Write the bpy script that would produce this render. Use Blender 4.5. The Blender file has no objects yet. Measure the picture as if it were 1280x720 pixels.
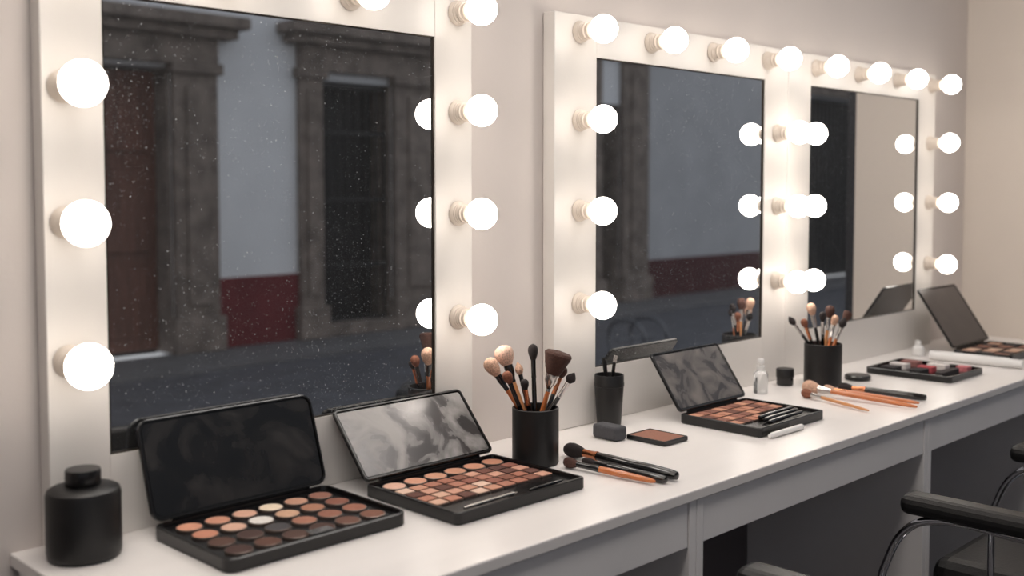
import bpy, bmesh, math, random
from mathutils import Vector, Matrix
random.seed(7)
scene = bpy.context.scene
COL = scene.collection

# ------------------------------------------------------------------ materials
def srgb(r, g, b):
    def c(u):
        u /= 255.0
        return u/12.92 if u <= .04045 else ((u+.055)/1.055)**2.4
    return (c(r), c(g), c(b), 1.0)

_m = {}
def mat(name, col, rough=.5, metal=0., var=0., vscale=20., bump=0., bscale=200., spec=.5, coat=0., stretch=None, trans=0.):
    if name in _m: return _m[name]
    m = bpy.data.materials.new(name); m.use_nodes = True
    nt = m.node_tree; p = nt.nodes['Principled BSDF']
    p.inputs['Roughness'].default_value = rough
    p.inputs['Metallic'].default_value = metal
    p.inputs['Specular IOR Level'].default_value = spec
    p.inputs['Coat Weight'].default_value = coat
    p.inputs['Transmission Weight'].default_value = trans
    p.inputs['Base Color'].default_value = col
    tc = nt.nodes.new('ShaderNodeTexCoord')
    mp = nt.nodes.new('ShaderNodeMapping')
    nt.links.new(tc.outputs['Object'], mp.inputs['Vector'])
    if stretch: mp.inputs['Scale'].default_value = stretch
    n = nt.nodes.new('ShaderNodeTexNoise'); n.inputs['Scale'].default_value = vscale
    n.inputs['Detail'].default_value = 6
    nt.links.new(mp.outputs[0], n.inputs['Vector'])
    r = nt.nodes.new('ShaderNodeMapRange')
    r.inputs['From Min'].default_value = .3; r.inputs['From Max'].default_value = .7
    r.inputs['To Min'].default_value = 1-var; r.inputs['To Max'].default_value = 1+var
    nt.links.new(n.outputs['Fac'], r.inputs['Value'])
    mx = nt.nodes.new('ShaderNodeVectorMath'); mx.operation = 'SCALE'
    mx.inputs[0].default_value = col[:3]
    nt.links.new(r.outputs[0], mx.inputs['Scale'])
    nt.links.new(mx.outputs[0], p.inputs['Base Color'])
    if bump > 0:
        n2 = nt.nodes.new('ShaderNodeTexNoise'); n2.inputs['Scale'].default_value = bscale
        nt.links.new(mp.outputs[0], n2.inputs['Vector'])
        b = nt.nodes.new('ShaderNodeBump'); b.inputs['Strength'].default_value = bump; b.inputs['Distance'].default_value = .002
        nt.links.new(n2.outputs['Fac'], b.inputs['Height']); nt.links.new(b.outputs[0], p.inputs['Normal'])
    _m[name] = m
    return m

def emis(name, col, s):
    if name in _m: return _m[name]
    m = bpy.data.materials.new(name); m.use_nodes = True
    nt = m.node_tree; nt.nodes.clear()
    o = nt.nodes.new('ShaderNodeOutputMaterial'); e = nt.nodes.new('ShaderNodeEmission')
    e.inputs['Color'].default_value = col; e.inputs['Strength'].default_value = s
    nt.links.new(e.outputs[0], o.inputs[0]); _m[name] = m
    return m

def bulb_mat():
    # opal globe, shading painted into emission: dimmer, warmer at neck, brightest at crown
    m = bpy.data.materials.new('opal_bulb_glow'); m.use_nodes = True
    nt = m.node_tree; nt.nodes.clear(); N = nt.nodes.new; Lk = nt.links.new
    o = N('ShaderNodeOutputMaterial'); e = N('ShaderNodeEmission')
    tc = N('ShaderNodeTexCoord'); sp = N('ShaderNodeSeparateXYZ'); Lk(tc.outputs['Object'], sp.inputs[0])
    r = N('ShaderNodeMapRange')
    r.inputs['From Min'].default_value = -.062; r.inputs['From Max'].default_value = -.090
    Lk(sp.outputs['Y'], r.inputs['Value'])
    cr = N('ShaderNodeValToRGB')
    cr.color_ramp.elements[0].color = (1, .84, .68, 1); cr.color_ramp.elements[1].color = (1, .92, .83, 1)
    cr.color_ramp.elements[1].position = .6
    Lk(r.outputs[0], cr.inputs[0]); Lk(cr.outputs[0], e.inputs['Color'])
    s = N('ShaderNodeMapRange'); s.inputs['To Min'].default_value = 1.6; s.inputs['To Max'].default_value = 13.5
    Lk(r.outputs[0], s.inputs['Value']); Lk(s.outputs[0], e.inputs['Strength'])
    Lk(e.outputs[0], o.inputs[0])
    return m

def mirror_mat():
    m = bpy.data.materials.new('dusty_mirror_glass'); m.use_nodes = True
    nt = m.node_tree; nt.nodes.clear(); N = nt.nodes.new; Lk = nt.links.new
    o = N('ShaderNodeOutputMaterial')
    g = N('ShaderNodeBsdfGlossy'); g.inputs['Color'].default_value = (.87, .88, .89, 1); g.inputs['Roughness'].default_value = .0
    d = N('ShaderNodeBsdfDiffuse'); d.inputs['Color'].default_value = (.9, .92, .95, 1)
    tc = N('ShaderNodeTexCoord')
    big = N('ShaderNodeTexNoise'); big.inputs['Scale'].default_value = 5.5; big.inputs['Detail'].default_value = 5
    Lk(tc.outputs['Object'], big.inputs['Vector'])
    outs = []
    for sc, lo, hi, r0, r1, amt in ((400, .90, .48, .12, .32, .34), (250, .975, .80, .08, .22, .44)):
        v = N('ShaderNodeTexVoronoi'); v.inputs['Scale'].default_value = sc
        Lk(tc.outputs['Object'], v.inputs['Vector'])
        sep = N('ShaderNodeSeparateColor'); Lk(v.outputs['Color'], sep.inputs[0])
        th = N('ShaderNodeMapRange'); th.inputs['From Min'].default_value = .40; th.inputs['From Max'].default_value = .64
        th.inputs['To Min'].default_value = lo; th.inputs['To Max'].default_value = hi
        Lk(big.outputs['Fac'], th.inputs['Value'])
        gt = N('ShaderNodeMath'); gt.operation = 'GREATER_THAN'; Lk(sep.outputs[0], gt.inputs[0]); Lk(th.outputs[0], gt.inputs[1])
        rad = N('ShaderNodeMapRange'); rad.inputs['To Min'].default_value = r0; rad.inputs['To Max'].default_value = r1
        Lk(sep.outputs[1], rad.inputs['Value'])
        lt = N('ShaderNodeMath'); lt.operation = 'LESS_THAN'; Lk(v.outputs['Distance'], lt.inputs[0]); Lk(rad.outputs[0], lt.inputs[1])
        mu = N('ShaderNodeMath'); mu.operation = 'MULTIPLY'; Lk(gt.outputs[0], mu.inputs[0]); Lk(lt.outputs[0], mu.inputs[1])
        m3 = N('ShaderNodeMath'); m3.operation = 'MULTIPLY'; m3.inputs[1].default_value = amt; Lk(mu.outputs[0], m3.inputs[0])
        outs.append(m3)
    ad = N('ShaderNodeMath'); ad.operation = 'MAXIMUM'; Lk(outs[0].outputs[0], ad.inputs[0]); Lk(outs[1].outputs[0], ad.inputs[1])
    m2 = N('ShaderNodeMath'); m2.operation = 'ADD'; Lk(ad.outputs[0], m2.inputs[0]); m2.inputs[1].default_value = .016
    mix = N('ShaderNodeMixShader'); Lk(m2.outputs[0], mix.inputs[0]); Lk(g.outputs[0], mix.inputs[1]); Lk(d.outputs[0], mix.inputs[2])
    Lk(mix.outputs[0], o.inputs[0])
    return m

def smudged(name, dark, light, rough=.3, sc=14, p0=.38, p1=.68, dist=1.6, metal=.35):
    m = bpy.data.materials.new(name); m.use_nodes = True
    nt = m.node_tree; p = nt.nodes['Principled BSDF']; N = nt.nodes.new; Lk = nt.links.new
    tc = N('ShaderNodeTexCoord')
    n = N('ShaderNodeTexNoise'); n.inputs['Scale'].default_value = sc; n.inputs['Detail'].default_value = 7; n.inputs['Distortion'].default_value = dist
    Lk(tc.outputs['Object'], n.inputs['Vector'])
    cr = N('ShaderNodeValToRGB'); cr.color_ramp.elements[0].position = p0; cr.color_ramp.elements[1].position = p1
    cr.color_ramp.elements[0].color = dark; cr.color_ramp.elements[1].color = light
    Lk(n.outputs['Fac'], cr.inputs[0]); Lk(cr.outputs[0], p.inputs['Base Color'])
    r = N('ShaderNodeMapRange'); r.inputs['From Min'].default_value = p0; r.inputs['From Max'].default_value = p1
    r.inputs['To Min'].default_value = rough*.6; r.inputs['To Max'].default_value = rough*1.5
    Lk(n.outputs['Fac'], r.inputs['Value']); Lk(r.outputs[0], p.inputs['Roughness'])
    p.inputs['Metallic'].default_value = metal
    _m[name] = m
    return m

M_wall = mat('painted_wall', srgb(214, 205, 200), .75, var=.02, vscale=3, bump=.1, bscale=120)
M_wall_end = mat('painted_wall_end', srgb(212, 202, 192), .75, var=.02, vscale=3, bump=.1, bscale=120)
M_ceil = mat('ceiling_paint', srgb(225, 222, 218), .8)
M_floor = mat('grey_floor', srgb(84, 80, 80), .5, var=.12, vscale=4)
M_frame = mat('white_painted_frame', srgb(226, 221, 216), .38, var=.02, vscale=9, bump=.08, bscale=90)
M_counter = mat('white_laminate', srgb(236, 231, 228), .3, var=.035, vscale=7, bump=.05, bscale=60, stretch=(.3, 2, 1))
M_cfront = mat('white_laminate_front', srgb(230, 226, 225), .4, var=.03, vscale=5)
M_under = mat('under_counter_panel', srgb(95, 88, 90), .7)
M_socket = mat('cream_porcelain', srgb(210, 198, 186), .3, coat=.3)
M_bulb = bulb_mat()
M_mirror = mirror_mat()
M_edge = mat('bevelled_edge', srgb(70, 62, 55), .3, metal=.7)
M_black = mat('black_plastic', srgb(17, 16, 17), .26, var=.15, vscale=60)
M_blackm = mat('black_matte', srgb(17, 16, 17), .45, var=.15, vscale=60)
M_blacki = smudged('dusty_black_inner', srgb(9, 8, 9), srgb(38, 36, 36), .3, 9, .42, .68, 2.0, metal=0.)
M_smudge = smudged('powdered_mirror_lid', srgb(74, 72, 73), srgb(148, 145, 144), .34, 11, .38, .66, 2.0)
M_smudge2 = smudged('powdered_mirror_lid_b', srgb(68, 64, 64), srgb(128, 122, 118), .34, 14, .38, .66, 1.8)
M_pan = mat('pan_metal', srgb(140, 124, 116), .3, metal=.8)
M_steel = mat('brushed_steel', srgb(205, 200, 196), .2, metal=1.)
M_copper = mat('copper_ferrule', srgb(196, 128, 92), .25, metal=1.)
M_chrome = mat('chrome', srgb(225, 225, 228), .07, metal=1.)
M_orange = mat('orange_lacquered_wood', srgb(196, 112, 58), .3, var=.1, vscale=30, coat=.4)
M_ltwood = mat('light_lacquered_wood', srgb(206, 142, 90), .35, var=.1, vscale=30, coat=.3)
M_bhandle = mat('black_lacquer', srgb(16, 15, 16), .18, coat=.4)
M_white = mat('white_plastic', srgb(232, 230, 228), .35)
M_grey = mat('grey_sponge', srgb(74, 74, 78), .85, bump=.4, bscale=900, var=.1, vscale=200)
M_leather = mat('black_leather', srgb(18, 17, 18), .42, bump=.25, bscale=260, var=.15)
M_glass = mat('clear_plastic', (.95, .97, .98, 1), .06, trans=.9)

def bristle(name, c):
    return mat(name, c, .8, var=.35, vscale=420, bump=.6, bscale=900)
B_tan = bristle('bristle_tan', srgb(206, 166, 142))
B_pink = bristle('bristle_pink', srgb(218, 182, 162))
B_brown = bristle('bristle_brown', srgb(76, 47, 38))
B_dark = bristle('bristle_dark', srgb(36, 27, 27))
B_red = bristle('bristle_chestnut', srgb(134, 82, 60))

def powder(rgb):
    a = sum(rgb)/3; c = [int(u*.86+a*.14) for u in rgb]
    return mat('powder_%d_%d_%d' % tuple(rgb), srgb(*c), .85, var=.08, vscale=150, bump=.15, bscale=500)

# ------------------------------------------------------------------ helpers
def group(name, loc):
    e = bpy.data.objects.new(name, None); e.location = loc; e.empty_display_size = .05
    COL.objects.link(e); return e

def mk(name, bm, m, parent=None, smooth=False, bevel=0.):
    me = bpy.data.meshes.new(name)
    bmesh.ops.recalc_face_normals(bm, faces=bm.faces[:])
    bm.to_mesh(me); bm.free()
    if m: me.materials.append(m)
    if smooth:
        for p in me.polygons: p.use_smooth = True
    ob = bpy.data.objects.new(name, me); COL.objects.link(ob)
    if parent:
        ob.parent = parent
        ob.matrix_parent_inverse = Matrix.Translation(-Vector(parent.location))
    if bevel:
        b = ob.modifiers.new('bevel', 'BEVEL'); b.width = bevel; b.segments = 3; b.limit_method = 'ANGLE'
    if smooth:
        try:
            me.set_sharp_from_angle(angle=math.radians(40))
        except Exception: pass
    return ob

def bbox(bm, x0, x1, y0, y1, z0, z1, M=None):
    vs = [bm.verts.new((x, y, z)) for x in (x0, x1) for y in (y0, y1) for z in (z0, z1)]
    for f in ((0,1,3,2),(4,6,7,5),(0,4,5,1),(2,3,7,6),(0,2,6,4),(1,5,7,3)):
        bm.faces.new([vs[i] for i in f])
    if M is not None:
        for v in vs: v.co = M @ v.co

def box(name, x0, x1, y0, y1, z0, z1, m, parent=None, bevel=0.):
    bm = bmesh.new(); bbox(bm, x0, x1, y0, y1, z0, z1)
    return mk(name, bm, m, parent, bevel=bevel)

def axisM(base, d):
    q = Vector((0, 0, 1)).rotation_difference(Vector(d).normalized())
    return Matrix.Translation(Vector(base)) @ q.to_matrix().to_4x4()

def lathe_bm(bm, prof, M=None, seg=32, jit=0., closed=True, flat=1.0):
    rings = []
    for k, (r, z) in enumerate(prof):
        if r < 1e-6:
            rings.append([bm.verts.new((0, 0, z))])
        else:
            ring = []
            for i in range(seg):
                a = 2*math.pi*i/seg
                rr = r*(1+(random.uniform(-jit, jit) if jit else 0))
                ring.append(bm.verts.new((rr*math.cos(a), rr*math.sin(a)*flat, z+(random.uniform(-jit, jit)*r if jit else 0))))
            rings.append(ring)
    for a, b in zip(rings[:-1], rings[1:]):
        if len(a) == 1 and len(b) == 1: continue
        for i in range(seg):
            j = (i+1) % seg
            if len(a) == 1: bm.faces.new((a[0], b[i], b[j]))
            elif len(b) == 1: bm.faces.new((a[i], a[j], b[0]))
            else: bm.faces.new((a[i], a[j], b[j], b[i]))
    if len(rings[0]) > 1: bm.faces.new(rings[0][::-1])
    if len(rings[-1]) > 1: bm.faces.new(rings[-1])
    if M is not None:
        for ring in rings:
            for v in ring: v.co = M @ v.co

def lathe(name, prof, m, parent=None, M=None, seg=32, jit=0., smooth=True, flat=1.0):
    bm = bmesh.new(); lathe_bm(bm, prof, M, seg, jit, flat=flat)
    return mk(name, bm, m, parent, smooth=smooth)

def rrect(x0, x1, y0, y1, r, n=6):
    pts = []
    for cx, cy, a0 in ((x1-r, y1-r, 0), (x0+r, y1-r, 90), (x0+r, y0+r, 180), (x1-r, y0+r, 270)):
        for i in range(n+1):
            a = math.radians(a0+90*i/n)
            pts.append((cx+r*math.cos(a), cy+r*math.sin(a)))
    return pts

def tray_bm(bm, x0, x1, y0, y1, z0, z1, zf, rim, r, M=None):
    c = .0014
    loops = [(rrect(x0+c, x1-c, y0+c, y1-c, r-c), z0), (rrect(x0, x1, y0, y1, r), z0+c),
             (rrect(x0, x1, y0, y1, r), z1-c), (rrect(x0+c, x1-c, y0+c, y1-c, r-c), z1),
             (rrect(x0+rim, x1-rim, y0+rim, y1-rim, max(r-rim, .002)), z1),
             (rrect(x0+rim+.001, x1-rim-.001, y0+rim+.001, y1-rim-.001, max(r-rim, .002)), zf)]
    L = [[bm.verts.new((p[0], p[1], z)) for p in pts] for pts, z in loops]
    n = len(L[0])
    for a, b in zip(L[:-1], L[1:]):
        for i in range(n):
            j = (i+1) % n
            bm.faces.new((a[i], a[j], b[j], b[i]))
    bm.faces.new(L[0][::-1]); bm.faces.new(L[-1])
    if M is not None:
        for l in L:
            for v in l: v.co = M @ v.co

def tray(name, *a, m=None, parent=None, M=None):
    bm = bmesh.new(); tray_bm(bm, *a, M=M)
    return mk(name, bm, m, parent)

def plate(name, x0, x1, y0, y1, z0, z1, r, m, parent=None, M=None):
    bm = bmesh.new()
    pts = rrect(x0, x1, y0, y1, r)
    a = [bm.verts.new((p[0], p[1], z0)) for p in pts]; b = [bm.verts.new((p[0], p[1], z1)) for p in pts]
    n = len(pts)
    for i in range(n):
        j = (i+1) % n; bm.faces.new((a[i], a[j], b[j], b[i]))
    bm.faces.new(a[::-1]); bm.faces.new(b)
    if M is not None:
        for v in a+b: v.co = M @ v.co
    return mk(name, bm, m, parent)

def tube(name, pts, r, m, parent, cyc=False):
    cu = bpy.data.curves.new(name, 'CURVE'); cu.dimensions = '3D'; cu.bevel_depth = r; cu.bevel_resolution = 5; cu.use_fill_caps = True
    s = cu.splines.new('BEZIER'); s.bezier_points.add(len(pts)-1); s.use_cyclic_u = cyc
    for bp, p in zip(s.bezier_points, pts):
        bp.co = p; bp.handle_left_type = bp.handle_right_type = 'AUTO'
    cu.materials.append(m)
    tmp = bpy.data.objects.new(name+'_c', cu); COL.objects.link(tmp)
    dg = bpy.context.evaluated_depsgraph_get(); dg.update()
    me = bpy.data.meshes.new_from_object(tmp.evaluated_get(dg))
    bpy.data.objects.remove(tmp)
    me.name = name
    for p in me.polygons: p.use_smooth = True
    ob = bpy.data.objects.new(name, me); COL.objects.link(ob)
    ob.parent = parent; ob.matrix_parent_inverse = Matrix.Translation(-Vector(parent.location))
    return ob

CZ = .75           # counter top height
XE = 3.44          # end wall

# ------------------------------------------------------------------ room shell
box('wall_back', -2.2, XE+.12, 0, .12, 0, 2.8, M_wall)
box('wall_right', XE, XE+.12, -.42, 0, 0, 2.8, M_wall_end)
box('wall_left', -2.32, -2.2, -2.5, .12, 0, 2.8, M_wall)
box('floor', -2.32, XE+.12, -2.5, .12, -.06, 0, M_floor)
box('ceiling', -2.32, XE+.12, -2.5, .12, 2.8, 2.9, M_ceil)
# shop-front: piers, header, sill, posts
g = group('window_1', (.6, -2.45, 0))
M_wf = mat('dark_window_frame', srgb(40, 40, 44), .4)
box('header', -2.2, XE+.12, -2.5, -2.4, 2.55, 2.8, M_wall, g)
box('sill', -2.2, XE+.12, -2.5, -2.4, 0, .1, M_wf, g)
box('post_corner', XE+.02, XE+.1, -2.5, -2.4, .1, 2.55, M_wf, g)
box('post_side', -2.2, -2.1, -2.5, -2.4, .1, 2.55, M_wf, g)
g = group('window_2', (XE+.06, -1.4, 0))
box('header', XE, XE+.12, -2.4, -.42, 2.55, 2.8, M_wall, g)
box('sill', XE, XE+.12, -2.4, -.42, 0, .1, M_wf, g)
box('jamb', XE+.02, XE+.1, -.46, -.42, .1, 2.55, M_wf, g)

# unseen glowing fill panels, added below the ceiling to brighten the room
for i, x in enumerate((.2, 2.0)):
    g = group('unseen_fill_panel', (x, -1.0, 2.8))
    box('fill_backing', x-.65, x+.65, -1.2, -.70, 2.76, 2.8, M_white, g, bevel=.004)
    box('fill_face', x-.62, x+.62, -1.17, -.73, 2.752, 2.76, emis('fill_panel_glow', (1, .94, .885, 1), 9.5), g)

# ------------------------------------------------------------------ counter
CX0, CYF = .505, -.45
g = group('vanity_counter', (1.9, -.22, 0))
box('top_slab', CX0, XE, CYF, 0, CZ-.018, CZ, M_counter, g, bevel=.0025)
segs = [(CX0+.004, 1.352), (1.392, 2.182), (2.218, 3.008), (3.044, XE-.002)]
for i, (a, b) in enumerate(segs):
    box('apron_%d' % i, a, b-.001, CYF+.006, CYF+.024, .66, CZ-.018, M_cfront, g, bevel=.0015)
for i, (a, b) in enumerate(((CX0+.004, CX0+.022), (1.3535, 1.371), (1.3725, 1.3905), (2.1825, 2.1995), (2.201, 2.217), (3.009, 3.0255), (3.027, 3.0435))):
    box('leg_panel_%d' % i, a, b, CYF+.004, -.02, 0, CZ-.018, M_cfront, g, bevel=.0015)
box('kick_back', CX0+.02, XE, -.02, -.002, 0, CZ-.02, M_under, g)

# ------------------------------------------------------------------ mirrors
FY = -.03
def bulb(parent, x, z, i):
    M = axisM((x, FY, z), (0, -1, 0))
    lathe('socket_%d' % i, [(0, 0), (.0205, 0), (.0215, .002), (.0205, .006), (.0185, .008), (.0185, .011), (.017, .012), (.017, .0145), (.0155, .0155), (.0155, .018), (.0165, .019), (.0165, .022), (.0145, .023), (.0145, .030), (.0, .030)], M_socket, parent, M, 28)
    R = .0288 if x < .6 else .0268; zc = .0602
    prof = [(0, .0302), (.0122, .0302), (.0126, .035)]
    for k in range(0, 15):
        a = math.radians(-63 + (153)*k/14)
        prof.append((R*math.cos(a) if k < 14 else 0, zc+R*math.sin(a)))
    lathe('bulb_%d' % i, prof, M_bulb, parent, M, 28)

def vanity(x0, gx0, gx1, x1, bulbs):
    g = group('vanity_mirror', ((x0+x1)/2, FY/2, CZ))
    zt, gz1, gz0 = 1.545, 1.468, .86
    box('rail_left', x0, gx0, FY, -.001, CZ+.0005, zt, M_frame, g, bevel=.002)
    box('rail_right', gx1, x1, FY, -.001, CZ+.0005, zt, M_frame, g, bevel=.002)
    box('rail_top', gx0, gx1, FY+.0004, -.001, gz1, zt, M_frame, g)
    box('rail_bottom', gx0, gx1, FY+.0004, -.001, CZ+.0005, gz0, M_frame, g)
    box('mirror_glass', gx0, gx1, -.0245, -.004, gz0, gz1, M_mirror, g)
    bm = bmesh.new(); t = .0022
    for a in ((gx0, gx0+t, gz0, gz1), (gx1-t, gx1, gz0, gz1), (gx0, gx1, gz0, gz0+t), (gx0, gx1, gz1-t, gz1)):
        bbox(bm, a[0], a[1], -.0275, -.0246, a[2], a[3])
    mk('edge_trim', bm, M_edge, g)
    for i, (bx, bz) in enumerate(bulbs): bulb(g, bx, bz, i)
R_ = [1.512, 1.344, 1.171, .992]
vanity(.546, .627, 1.199, 1.284, [(.574+.2253*k, R_[0]) for k in range(4)] + [(x, z) for x in (.574, 1.25) for z in R_[1:]])
vanity(1.494, 1.616, 2.222, 2.324, [(1.565+.2212*k, R_[0]) for k in range(4)] + [(x, z) for x in (1.565, 2.276) for z in R_[1:]])
vanity(2.326, 2.432, 3.042, 3.150, [(1.568+.2212*k, R_[0]) for k in range(4, 8)] + [(x, z) for x in (2.352, 3.112) for z in R_[1:]])

# ------------------------------------------------------------------ palettes
def palette(x0, x1, yb, yf, top, inner, base_m=M_black, name='makeup_palette', h=.018, rc=.012):
    g = group(name, ((x0+x1)/2, (yb+yf)/2, CZ))
    z0 = CZ+.0006
    tray('base', x0, x1, yf, yb, z0, z0+h, z0+h-.006, .005, rc, m=base_m, parent=g)
    hz = z0+h+.001; hy = yb+.002
    Y = Vector((0, top[0]-hy, top[1]-hz)); Ln = Y.length; Y.normalize(); X = Vector((1, 0, 0)); Z = X.cross(Y)
    M = Matrix(((X.x, Y.x, Z.x, 0), (X.y, Y.y, Z.y, hy), (X.z, Y.z, Z.z, hz), (0, 0, 0, 1)))
    tray('lid', x0, x1, 0, Ln, 0, .0068, .0038, .0035, rc, m=base_m, parent=g, M=M)
    plate('lid_inner', x0+.0062, x1-.0062, .0062, Ln-.0062, .0036, .0050, max(rc-.005, .003), inner, g, M)
    # hinge
    lathe('hinge', [(0, 0), (.0025, 0), (.0025, x1-x0-.06), (0, x1-x0-.06)], base_m, g, axisM((x0+.03, hy, hz-.001), (1, 0, 0)), 12)
    return g, z0+h-.006

def pan_round(g, x, y, z, r, rgb, i, metal=True):
    lathe('pan_%s' % i, [(0, 0), (r, 0), (r, .003), (r-.0012, .0033), (r-.0012, .0022), (0, .0022)], M_pan if metal else M_black, g, Matrix.Translation((x, y, z)), 32)
    lathe('powder_%s' % i, [(0, .0022), (r-.0013, .0022), (r-.0018, .0034), (0, .0038)], powder(rgb), g, Matrix.Translation((x, y, z)), 32)

def pan_sq(g, x, y, z, w, d, rgb, i):
    plate('pan_%s' % i, x-w/2, x+w/2, y-d/2, y+d/2, z, z+.0025, .002, M_pan, g)
    plate('powder_%s' % i, x-w/2+.001, x+w/2-.001, y-d/2+.001, y+d/2-.001, z+.0025, z+.0036, .0015, powder(rgb), g)

# palette 1
x0, x1, yb, yf = .660, .940, -.075, -.270
g, zf = palette(x0, x1, yb, yf, (-.0285, .899), M_blacki, rc=.016)
C1 = [[(214,146,116),(206,140,112),(220,166,140),(236,214,186),(196,142,116),(150,98,80)],
      [(198,128,100),(214,166,142),(224,218,210),(206,160,128),(176,118,90),(140,84,66)],
      [(86,54,44),(74,50,44),(70,66,68),(170,110,86),(150,94,74),(160,100,78)],
      [(70,44,38),(96,60,48),(84,58,48),(78,52,44),(112,72,58),(132,84,66)]]
px = (x1-x0-.03)/6; py = (yb-yf-.03)/4
for r in range(4):
    for c in range(6):
        pan_round(g, x0+.015+px*(c+.5), yb-.015-py*(r+.5), zf, .0178, C1[r][c], '%d_%d' % (r, c))
plate('sliver_mirror', x0+.13, x0+.165, yf+.012, yf+.03, zf+.0042, zf+.0052, .003, M_steel, g)

# palette 2
x0, x1, yb, yf = .980, 1.248, -.118, -.326
g, zf = palette(x0, x1, yb, yf, (-.031, .864), M_smudge, rc=.009)
big = [(222,172,148),(214,150,120),(206,146,116),(200,138,108),(206,140,110),(196,130,100)]
for c in range(6): pan_round(g, x0+.032+.041*c, yb-.031, zf, .0185, big[c], 'b%d' % c)
pal = [(226,188,164),(208,150,124),(190,124,98),(172,106,82),(150,90,72),(200,140,112),(120,70,56),(104,62,50),(140,84,64),(214,166,140),(180,116,92),(96,58,50)]
for r in range(4):
    for c in range(9):
        pan_sq(g, x0+.0245+.0272*c, yb-.0645-.0252*r, zf, .0245, .0225, pal[(c*5+r*7+(c*r) % 3) % 12], 's%d_%d' % (r, c))
bm = bmesh.new(); lathe_bm(bm, [(0, 0), (.002, .001), (.0028, .03), (.0022, .085), (.003, .1), (0, .112)], axisM((x0+.03, yf+.02, zf+.003), (1, .03, 0)), 12)
mk('applicator', bm, M_steel, g, smooth=True)
bm = bmesh.new(); lathe_bm(bm, [(0, 0), (.002, .001), (.0028, .03), (.0022, .07), (0, .08)], axisM((x0+.16, yf+.018, zf+.003), (1, .02, 0)), 12)
mk('applicator_2', bm, M_bhandle, g, smooth=True)

# palette 3
x0, x1, yb, yf = 1.730, 1.965, -.150, -.336
g, zf = palette(x0, x1, yb, yf, (-.072, .876), M_smudge2, rc=.009)
pal3 = [(206,142,112),(186,120,92),(160,100,80),(196,132,104),(140,88,72),(120,74,60)]
for r in range(4):
    for c in range(8):
        if r == 3 and c > 3: continue
        pan_sq(g, x0+.023+.0268*c, yb-.024-.031*r, zf, .0240, .027, pal3[(c*2+r*5) % 6], 's%d_%d' % (r, c))
for k in range(3):
    bm = bmesh.new(); lathe_bm(bm, [(0, 0), (.004, .002), (.005, .03), (.003, .1), (.0045, .13), (0, .145)], axisM((x0+.055+.012*k, yf+.018+.018*k, zf+.006), (1, .06, .0)), 12)
    mk('applicator_%d' % k, bm, M_bhandle, g, smooth=True)

# far palette with raised lid
x0, x1, yb, yf = 2.955, 3.205, -.178, -.335
g, zf = palette(x0, x1, yb, yf, (-.070, .925), mat('dim_lid_mirror', srgb(80, 74, 72), .35, metal=.3, var=.1), rc=.009)
for r in range(3):
    for c in range(6):
        pan_sq(g, x0+.03+.038*c, yb-.03-.045*r, zf, .032, .036, [(196,150,124),(90,60,52),(60,52,52),(214,176,150),(150,100,80)][(c*3+r*2) % 5], 's%d_%d' % (r, c))

# flat tray with cosmetics
x0, x1, yb, yf = 2.530, 2.728, -.135, -.352
g = group('cosmetics_tray', ((x0+x1)/2, (yb+yf)/2, CZ))
tray('tray', x0, x1, yf, yb, CZ+.0006, CZ+.016, CZ+.007, .006, .012, m=M_black, parent=g)
for i, (dx, dy, w, d, c) in enumerate(((.04, .05, .04, .04, (52,46,48)), (.10, .045, .03, .045, (214,206,204)), (.155, .05, .035, .045, (150,96,92)),
                                       (.045, .12, .05, .03, (40,36,38)), (.10, .115, .03, .04, (196,76,84)), (.155, .12, .03, .05, (222,214,210)), (.08, .175, .1, .02, (60,52,52)), (.165, .18, .03, .03, (204,110,116)))):
    plate('item_%d' % i, x0+dx-w/2, x0+dx+w/2, yb-dy-d/2, yb-dy+d/2, CZ+.007, CZ+.019, .005, powder(c), g)

# single eyeshadow compact
g = group('powder_compact', (1.585, -.206, CZ))
tray('case', 1.549, 1.621, -.251, -.161, CZ+.0006, CZ+.009, CZ+.006, .004, .004, m=M_black, parent=g)
plate('powder', 1.5545, 1.6155, -.2455, -.1665, CZ+.006, CZ+.0085, .002, powder((150, 98, 78)), g)
# round compact
g = group('round_compact', (2.429, -.168, CZ))
lathe('case', [(0, 0), (.029, 0), (.031, .003), (.031, .009), (.028, .012), (0, .0125)], M_black, g, Matrix.Translation((2.429, -.168, CZ+.0006)))
# sponge
g = group('makeup_sponge', (1.53, -.137, CZ))
box('sponge', 1.514, 1.546, -.168, -.108, CZ+.0006, CZ+.027, M_grey, g, bevel=.006)

# ------------------------------------------------------------------ jars / bottles / cups
g = group('black_cosmetic_jar', (.568, -.079, CZ))
T = Matrix.Translation((.568, -.079, CZ+.0006))
lathe('body', [(0, 0), (.041, 0), (.0443, .003), (.0453, .008), (.0453, .080), (.0435, .086), (.038, .089), (.023, .091), (0, .091)], M_blackm, g, T, 48)
lathe('cap', [(0, .0911), (.021, .0911), (.0217, .093), (.0217, .109), (.0207, .1115), (0, .112)], M_black, g, T, 40)

def cup(x, y, r, h, name='brush_cup'):
    g = group(name, (x, y, CZ))
    lathe('cup', [(0, 0), (r-.002, 0), (r, .002), (r, h-.001), (r-.001, h), (r-.003, h), (r-.0035, h-.002), (r-.0035, .005), (0, .005)], M_blackm, g, Matrix.Translation((x, y, CZ+.0006)), 48)
    return g
C1X, C1Y = 1.306, -.162
cup(C1X, C1Y, .0395, .095)
cup(2.311, -.140, .0435, .098)
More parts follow.
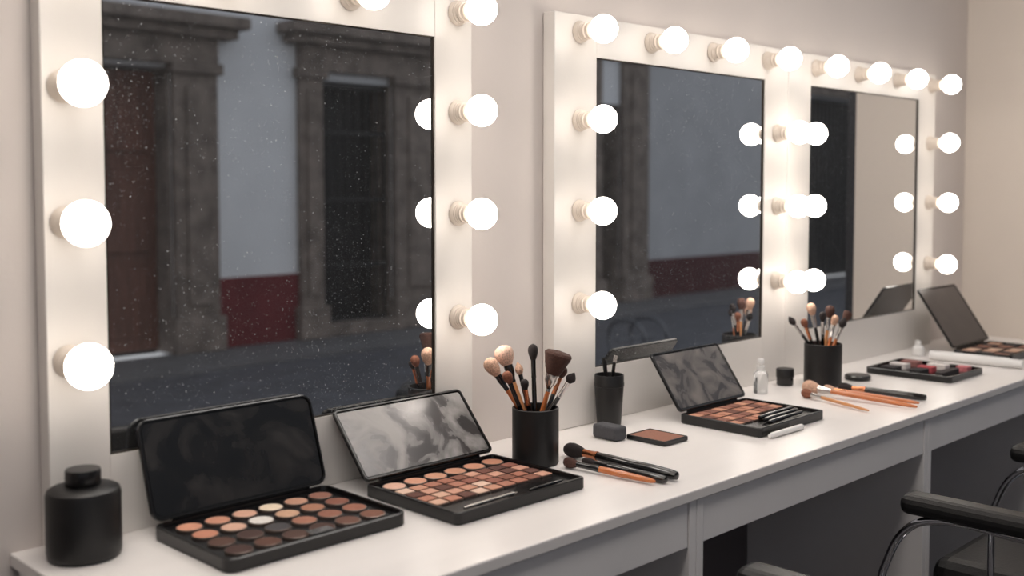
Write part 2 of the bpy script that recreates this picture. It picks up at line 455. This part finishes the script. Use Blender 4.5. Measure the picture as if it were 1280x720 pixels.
# tapered tumbler
g = group('tool_tumbler', (1.617, -.064, CZ))
lathe('tumbler', [(0, 0), (.022, 0), (.0235, .002), (.0285, .075), (.0285, .077), (.0295, .078), (.0295, .084), (.0288, .086), (.0288, .098), (.028, .1), (.0262, .1), (.0205, .005), (0, .005)], M_blackm, g, Matrix.Translation((1.617, -.064, CZ+.0006)), 40)
g2 = group('styling_tool_set', (1.617, -.064, CZ+.005))
for i, (a, b, h, w) in enumerate(((-.028, .004, .128, .008), (.024, -.008, .13, .009), (.004, -.015, .118, .007), (-.008, .01, .12, .006))):
    d = Vector((a*.9, b, h)); base = Vector((1.617-a*.35, -.064-b*.3, CZ+.007))
    bm = bmesh.new(); Mx = axisM(base, d)
    bbox(bm, -w/2, w/2, -.0015, .0015, 0, d.length, Mx)
    mk('tool_%d' % i, bm, M_blackm if i != 1 else M_steel, g2, bevel=.001)

# clear pump bottle
g = group('pump_bottle', (2.112, -.096, CZ)); T = Matrix.Translation((2.112, -.096, CZ+.0006))
lathe('bottle', [(0, 0), (.0145, 0), (.016, .002), (.016, .044), (.013, .050), (.0075, .053), (0, .053)], M_glass, g, T)
lathe('collar', [(0, .0532), (.0085, .0532), (.0085, .062), (0, .062)], M_white, g, T)
lathe('pump', [(0, .0622), (.0035, .0622), (.0035, .067), (.0075, .0675), (.0075, .076), (.006, .078), (0, .078)], M_white, g, T)
g = group('black_cream_jar', (2.243, -.08, CZ)); T = Matrix.Translation((2.243, -.08, CZ+.0006))
lathe('jar', [(0, 0), (.0185, 0), (.0195, .002), (.0195, .018), (0, .018)], M_black, g, T)
lathe('lid', [(0, .0182), (.0205, .0182), (.0208, .020), (.0208, .037), (.0195, .039), (0, .039)], M_blackm, g, T)
# small white bottle + tube
g = group('white_bottle', (2.90, -.105, CZ)); T = Matrix.Translation((2.90, -.105, CZ+.0006))
lathe('bottle', [(0, 0), (.015, 0), (.016, .002), (.016, .022), (.009, .028), (0, .028)], M_white, g, T)
lathe('cap', [(0, .0282), (.008, .0282), (.008, .04), (0, .041)], M_white, g, T)
g = group('white_cream_tube', (2.855, -.27, CZ))
lathe('tube', [(0, 0), (.010, 0), (.0105, .002), (.0105, .03), (.0125, .034), (.0125, .20), (.0115, .235), (0, .24)], M_white, g, axisM((2.868, -.395, CZ+.0132), (-.06, 1, 0)), 24)
g = group('white_eyeliner_pencil', (1.79, -.352, CZ))
lathe('pencil', [(0, 0), (.0035, 0), (.0055, .012), (.0055, .112), (.005, .114), (0, .114)], M_white, g, axisM((1.735, -.351, CZ+.0062), (1, -.01, 0)), 20)

# ------------------------------------------------------------------ brushes
def brush(g, i, base, d, L, hm, fm, bmt, rb, lb, rf=.0055, lf=.03, shape='round', rh=.0036, flat=1.0, blunt=False):
    M = axisM(base, d); Lh = L-lb-lf
    e0, e1 = (.95, 1.2) if blunt else (.55, .8)
    lathe('handle_%s' % i, [(0, 0), (rh*e0, .002), (rh*e1, Lh*.08), (rh*(1.3 if blunt else 1.0), Lh*.3), (rh*1.15, Lh*.6), (rh*1.15, Lh*.85), (rh*1.05, Lh), (0, Lh)], hm, g, M, 16)
    lathe('ferrule_%s' % i, [(0, Lh), (rh*1.15, Lh), (rh*1.2, Lh+lf*.1), (rh*1.1, Lh+lf*.14), (rf*.95, Lh+lf*.6), (rf, Lh+lf), (0, Lh+lf)], fm, g, M, 20, flat=flat)
    z = Lh+lf; P = []
    n = 12
    for k in range(n+1):
        t = k/n
        if shape == 'round':
            r = rf*.95+(rb-rf*.95)*math.sin(min(1, t/.6)*math.pi/2) if t < .6 else rb*math.sqrt(max(0, 1-((t-.6)/.4)**2))
        elif shape == 'flare':
            r = rf*.95+(rb-rf*.95)*(t/.82)**.8 if t < .82 else rb*math.sqrt(max(0, 1-((t-.82)/.18)**2))**.7
        else:
            r = rf*.95+(rb-rf*.95)*math.sin(min(1, t/.4)*math.pi/2) if t < .4 else rb*(1-((t-.4)/.6)**1.6)
        P.append((max(r, 0) if k < n else 0, z+lb*t))
    lathe('bristles_%s' % i, [(0, z)]+P, bmt, g, M, 40, jit=.03, flat=flat)

RT = Vector((.7071, -.7071, 0)); FW = Vector((.7071, .7071, 0))
def brush_set(cx, cy, r, h, items):
    g = group('makeup_brush_set', (cx, cy, CZ+.006))
    for i, (a, b, H, hm, fm, bt, rb, lb, shape) in enumerate(items):
        hv = RT*a+FW*b; m = hv.length; u = hv.normalized()
        t = (h-.006)/(H-.006)
        lim = r-.010
        a0 = (lim-m*t)/(1-t) if m*t > lim*.75 else -.3*m
        a0 = max(-(r-.012), min(a0, -.15*m))
        base = Vector((cx, cy, CZ+.0085))+u*a0
        tip = Vector((cx, cy, CZ+H+lb*.45))+u*m*(1+lb*.4/H)
        d = tip-base
        brush(g, i, base, d, d.length, hm, fm, bt, rb, lb, rf=max(.0038, rb*.5), shape=shape)
brush_set(C1X, C1Y, .0395, .095, [
    (-.076, .004, .162, M_orange, M_bhandle, B_tan, .0125, .034, 'round'),
    (-.054, .030, .179, M_ltwood, M_bhandle, B_pink, .0165, .036, 'round'),
    (-.048, -.022, .150, M_bhandle, M_bhandle, B_red, .0085, .022, 'round'),
    (-.029, .014, .160, M_bhandle, M_bhandle, B_tan, .007, .022, 'point'),
    (-.019, -.030, .140, M_bhandle, M_copper, B_dark, .007, .018, 'round'),
    (-.004, .022, .187, M_bhandle, M_bhandle, B_dark, .0085, .028, 'round'),
    (.037, .002, .172, M_orange, M_steel, B_brown, .0235, .042, 'flare'),
    (.062, -.012, .147, M_bhandle, M_steel, B_dark, .0085, .020, 'point'),
    (.047, .030, .150, M_bhandle, M_copper, B_brown, .009, .022, 'round'),
])
brush_set(2.311, -.140, .0435, .098, [
    (-.075, .010, .150, M_bhandle, M_steel, B_dark, .008, .024, 'point'),
    (-.050, -.015, .148, M_bhandle, M_copper, B_red, .008, .022, 'round'),
    (-.024, .022, .178, M_bhandle, M_steel, B_tan, .011, .030, 'round'),
    (-.008, -.020, .165, M_bhandle, M_steel, B_dark, .008, .024, 'round'),
    (.018, .008, .174, M_ltwood, M_steel, B_brown, .011, .030, 'round'),
    (.044, -.012, .150, M_orange, M_steel, B_dark, .009, .026, 'point'),
    (.062, .020, .158, M_bhandle, M_steel, B_brown, .011, .030, 'flare'),
    (.036, .030, .150, M_orange, M_steel, B_tan, .009, .026, 'round'),
])

def lying(p_end, p_head, hm, fm, bt, rb, lb, shape='round', rh=.0042, flat=1.0, lf=.03, blunt=False):
    a = Vector((p_end[0], p_end[1], CZ+rh*1.35+.0006)); b = Vector((p_head[0], p_head[1], CZ+max(rb*flat, rh*1.2)+.001))
    g = group('makeup_brush', tuple((a+b)/2))
    d = b-a
    brush(g, 0, a, d, d.length, hm, fm, bt, rb, lb, rf=max(.0045, rb*.55), shape=shape, rh=rh, flat=flat, lf=lf, blunt=blunt)
lying((1.335, -.394), (1.318, -.216), M_orange, M_bhandle, B_brown, .009, .028, rh=.0048, lf=.045)
lying((1.378, -.405), (1.376, -.165), M_bhandle, M_copper, B_dark, .0125, .045, rh=.0068, blunt=True)
lying((1.354, -.402), (1.352, -.226), M_bhandle, M_bhandle, B_dark, .0065, .03, rh=.0052, blunt=True)
lying((2.182, -.430), (2.176, -.165), M_orange, M_steel, B_tan, .016, .04, rh=.0048)
lying((2.282, -.405), (2.262, -.205), M_bhandle, M_copper, B_dark, .010, .035, rh=.0062, blunt=True)
lying((2.083, -.372), (2.140, -.185), M_ltwood, M_steel, B_red, .010, .03, rh=.0034)
lying((2.225, -.415), (2.222, -.190), M_orange, M_copper, B_tan, .009, .03, rh=.0045)

# ------------------------------------------------------------------ salon chairs
def chair(cx):
    g = group('salon_chair', (cx, -.82, 0))
    hw = .26
    # seat cushion
    bm = bmesh.new(); bbox(bm, cx-hw+.035, cx+hw-.035, -1.04, -.575, .445, .54)
    mk('seat', bm, M_leather, g, bevel=.03)
    box('seat_frame', cx-hw+.05, cx+hw-.05, -1.02, -.60, .405, .445, M_blackm, g, bevel=.004)
    # low curved back
    bm = bmesh.new(); n = 16; ring = []
    for k in range(n+1):
        a = math.radians(200+140*k/n)
        ring.append((cx+.25*math.cos(a)*1.0, -.93+.16*math.sin(a)))
    V1 = []
    for j, (off, z) in enumerate(((0, .47), (0, .655), (-.045, .655), (-.045, .47))):
        row = []
        for k, p in enumerate(ring):
            c = Vector((p[0]-cx, p[1]+.93)); c2 = c*(1+off/.2)
            row.append(bm.verts.new((cx+c2.x, -.93+c2.y, z)))
        V1.append(row)
    for j in range(4):
        A, B = V1[j], V1[(j+1) % 4]
        for k in range(n): bm.faces.new((A[k], A[k+1], B[k+1], B[k]))
    bm.faces.new([V1[j][0] for j in range(4)]); bm.faces.new([V1[j][-1] for j in range(4)][::-1])
    mk('backrest', bm, M_leather, g, smooth=True, bevel=.012)
    for sgn, nm in ((-1, 'left'), (1, 'right')):
        x = cx+sgn*hw
        bm = bmesh.new(); bbox(bm, x-.029, x+.029, -.95, -.545, .627, .664)
        mk('arm_pad_'+nm, bm, M_leather, g, bevel=.015)
        tube('arm_tube_'+nm, [(x, -.94, .622), (x, -.75, .622), (x, -.60, .620), (x, -.555, .598), (x, -.515, .53), (x, -.505, .47), (x, -.54, .425), (x-sgn*.03, -.70, .412), (x-sgn*.05, -.95, .412)], .0075, M_chrome, g)
        tube('arm_post_'+nm, [(x, -.70, .63), (x-sgn*.005, -.70, .53), (x-sgn*.03, -.70, .42)], .006, M_chrome, g)
    lathe('pedestal', [(0, 0), (.22, 0), (.225, .006), (.215, .014), (.06, .03), (.035, .05), (.03, .30), (.045, .38), (.09, .40), (0, .404)], M_chrome, g, Matrix.Translation((cx, -.82, 0)), 48)
chair(1.090)
chair(2.140)

# ------------------------------------------------------------------ street & facade
M_road = mat('wet_asphalt', srgb(84, 86, 92), .6, var=.25, vscale=6, bump=.3, bscale=60)
M_pave = mat('stone_pavement', srgb(104, 104, 106), .7, var=.2, vscale=4)
M_stucco = mat('pale_blue_stucco', srgb(226, 229, 233), .9, var=.05, vscale=2.5)
M_stucco2 = mat('grey_stucco', srgb(182, 184, 188), .9, var=.08, vscale=2.5)
M_dado = mat('maroon_dado', srgb(106, 42, 46), .85, var=.12, vscale=5)
M_dado2 = mat('dark_maroon_dado', srgb(80, 44, 46), .85, var=.12, vscale=5)
M_stone = mat('weathered_stone', srgb(124, 114, 107), .9, var=.35, vscale=7, bump=.6, bscale=20)
M_doorw = mat('brown_door_wood', srgb(98, 62, 50), .6, var=.3, vscale=6, stretch=(6, 1, .6))
M_darkw = mat('dark_window_interior', srgb(24, 23, 24), .5, var=.3, vscale=3)
M_iron = mat('wrought_iron', srgb(30, 29, 30), .5)
box('street', -6, 24, -5.925, -2.505, -.10, -.02, M_road)
g = group('sidewalk', (8, -5.5, -.02)); box('slab', -6, 24, -5.925, -5.15, -.0198, .0, M_pave, g)
box('side_street', XE+.125, 24, -2.5, 6, -.10, -.02, M_road)
FYW = -5.93
g = group('townhouse_facade', (8, FYW, 0))
def fb(n, a, b, z0, z1, dep, m, bevel=0.): box(n, a, b, FYW, FYW+dep, max(z0, .001), z1, m, g, bevel)
opens = [(2.78, 3.80), (5.09, 5.83), (8.55, 8.9), (12.25, 15.2)]
tops = [2.08, 2.08, 2.08, 2.4]
cur = -6.
for i, ((a, b), t) in enumerate(zip(opens, tops)):
    ms = M_stucco if i < 3 else M_stucco2
    box('wall_seg_%d' % i, cur, a, FYW-.3, FYW, -.02, 6, ms, g)
    box('wall_over_%d' % i, a, b, FYW-.3, FYW, t, 6, ms, g)
    box('recess_%d' % i, a, b, FYW-.34, FYW-.25, -.02, t, M_darkw, g)
    for s_, p_ in (('a', a), ('b', b-.02)):
        box('reveal_%s%d' % (s_, i), p_, p_+.02, FYW-.25, FYW-.002, .001, t, M_stone, g)
    cur = b
box('wall_seg_end', cur, 24, FYW-.3, FYW, -.02, 6, M_stucco2, g)
for i, (a, b, t, md) in enumerate(((-6, 2.36, .53, M_dado), (4.15, 4.874, .53, M_dado), (6.42, 8.1, .5, M_dado), (9.33, 12.0, .42, M_dado2), (15.5, 24, .42, M_dado2))):
    fb('dado_%d' % i, a, b, 0, t, .015, md)
def surround(i, a0, a1, b0, b1, zt):
    for nm, p, q in (('l', a0, a1), ('r', b0, b1)):
        fb('pilaster_%s%d' % (nm, i), p, q, 0, zt, .07, M_stone, .01)
        w = (q-p)
        fb('pilaster_panel_%s%d' % (nm, i), p+w*.25, q-w*.25, .35, zt-.15, .10, M_stone, .01)
        fb('plinth_%s%d' % (nm, i), p-.03, q+.03, 0, .26, .11, M_stone, .01)
        fb('capital_%s%d' % (nm, i), p-.03, q+.03, zt-.06, zt+.02, .11, M_stone, .01)
    fb('lintel_%d' % i, a0, b1, zt, zt+.2, .09, M_stone, .01)
    fb('cornice_%d' % i, a0-.12, b1+.12, zt+.2, zt+.27, .18, M_stone, .015)
    fb('cornice_top_%d' % i, a0-.18, b1+.18, zt+.27, zt+.36, .26, M_stone, .02)
surround(1, 2.38, 2.78, 3.80, 4.15, 2.10)
surround(2, 4.874, 5.09, 5.83, 6.36, 2.14)
surround(3, 8.1, 8.55, 8.9, 9.33, 2.6)
surround(4, 12.0, 12.25, 15.2, 15.5, 2.42)
# panelled door
box('door_leaf', 2.805, 3.775, FYW-.24, FYW-.18, .02, 2.06, M_doorw, g, .006)
for r_, (z0, z1) in enumerate(((.12, .62), (.74, 1.35), (1.47, 1.95))):
    for c in range(2):
        xa = 2.88+.46*c
        box('door_panel_%d_%d' % (r_, c), xa, xa+.36, FYW-.18, FYW-.155, z0, z1, M_doorw, g, .01)
# grille window
bm = bmesh.new()
for k in range(8):
    x = 5.13+.094*k; bbox(bm, x, x+.014, FYW-.06, FYW-.045, .1, 2.06)
for z in (.1, .55, 1.1, 1.65, 2.03): bbox(bm, 5.09, 5.83, FYW-.065, FYW-.04, z, z+.03)
mk('window_grille', bm, M_iron, g)
box('window_sill', 5.06, 5.86, FYW-.2, FYW+.1, .002, .1, M_stone, g, .01)
bm = bmesh.new()
for k in range(28):
    x = 12.3+.104*k; bbox(bm, x, x+.02, FYW-.1, FYW-.08, .05, 2.38)
mk('gate_bars', bm, M_iron, g)

# low metal bike rack standing in the street
M_alu = mat('rack_metal', srgb(112, 115, 120), .35, metal=.8)
g = group('bike_rack', (6.4, -3.6, -.02))
for k in range(2):
    x = 6.15+.26*k
    tube('hoop_%d' % k, [(x, -3.75, -.018), (x, -3.75, .18), (x, -3.60, .24), (x, -3.45, .18), (x, -3.45, -.018)], .012, M_alu, g)
tube('rail', [(6.05, -3.60, .10), (6.3, -3.60, .10), (6.5, -3.60, .10)], .010, M_alu, g)

# ------------------------------------------------------------------ world
w = bpy.data.worlds.new('dusk_sky'); scene.world = w; w.use_nodes = True
nt = w.node_tree; bg = nt.nodes['Background']
tc = nt.nodes.new('ShaderNodeTexCoord'); sp = nt.nodes.new('ShaderNodeSeparateXYZ'); cr = nt.nodes.new('ShaderNodeValToRGB')
nt.links.new(tc.outputs['Generated'], sp.inputs[0]); nt.links.new(sp.outputs['Z'], cr.inputs[0]); nt.links.new(cr.outputs[0], bg.inputs['Color'])
cr.color_ramp.elements[0].color = (.60, .61, .63, 1); cr.color_ramp.elements[1].color = (.50, .53, .59, 1)
bg.inputs['Strength'].default_value = .82

# ------------------------------------------------------------------ camera
f = 1350.; th = .054
al = math.atan(1351*math.cos(th)/f)
fw = Vector((math.cos(al)*math.cos(th), math.sin(al)*math.cos(th), -math.sin(th)))
rt = Vector((math.sin(al), -math.cos(al), 0)); up = rt.cross(fw)
cam = bpy.data.cameras.new('camera'); co = bpy.data.objects.new('camera', cam); COL.objects.link(co)
co.matrix_world = Matrix(((rt.x, up.x, -fw.x, 0), (rt.y, up.y, -fw.y, -1.411), (rt.z, up.z, -fw.z, 1.216), (0, 0, 0, 1)))
cam.sensor_width = 36; cam.lens = f*36/1280; cam.shift_y = -(360-(234+f*math.tan(th)))/1280
cam.clip_start = .02
cam.dof.use_dof = True; cam.dof.focus_distance = 1.9; cam.dof.aperture_fstop = 3.0
scene.camera = co
scene.view_settings.view_transform = 'Standard'
scene.view_settings.exposure = .08
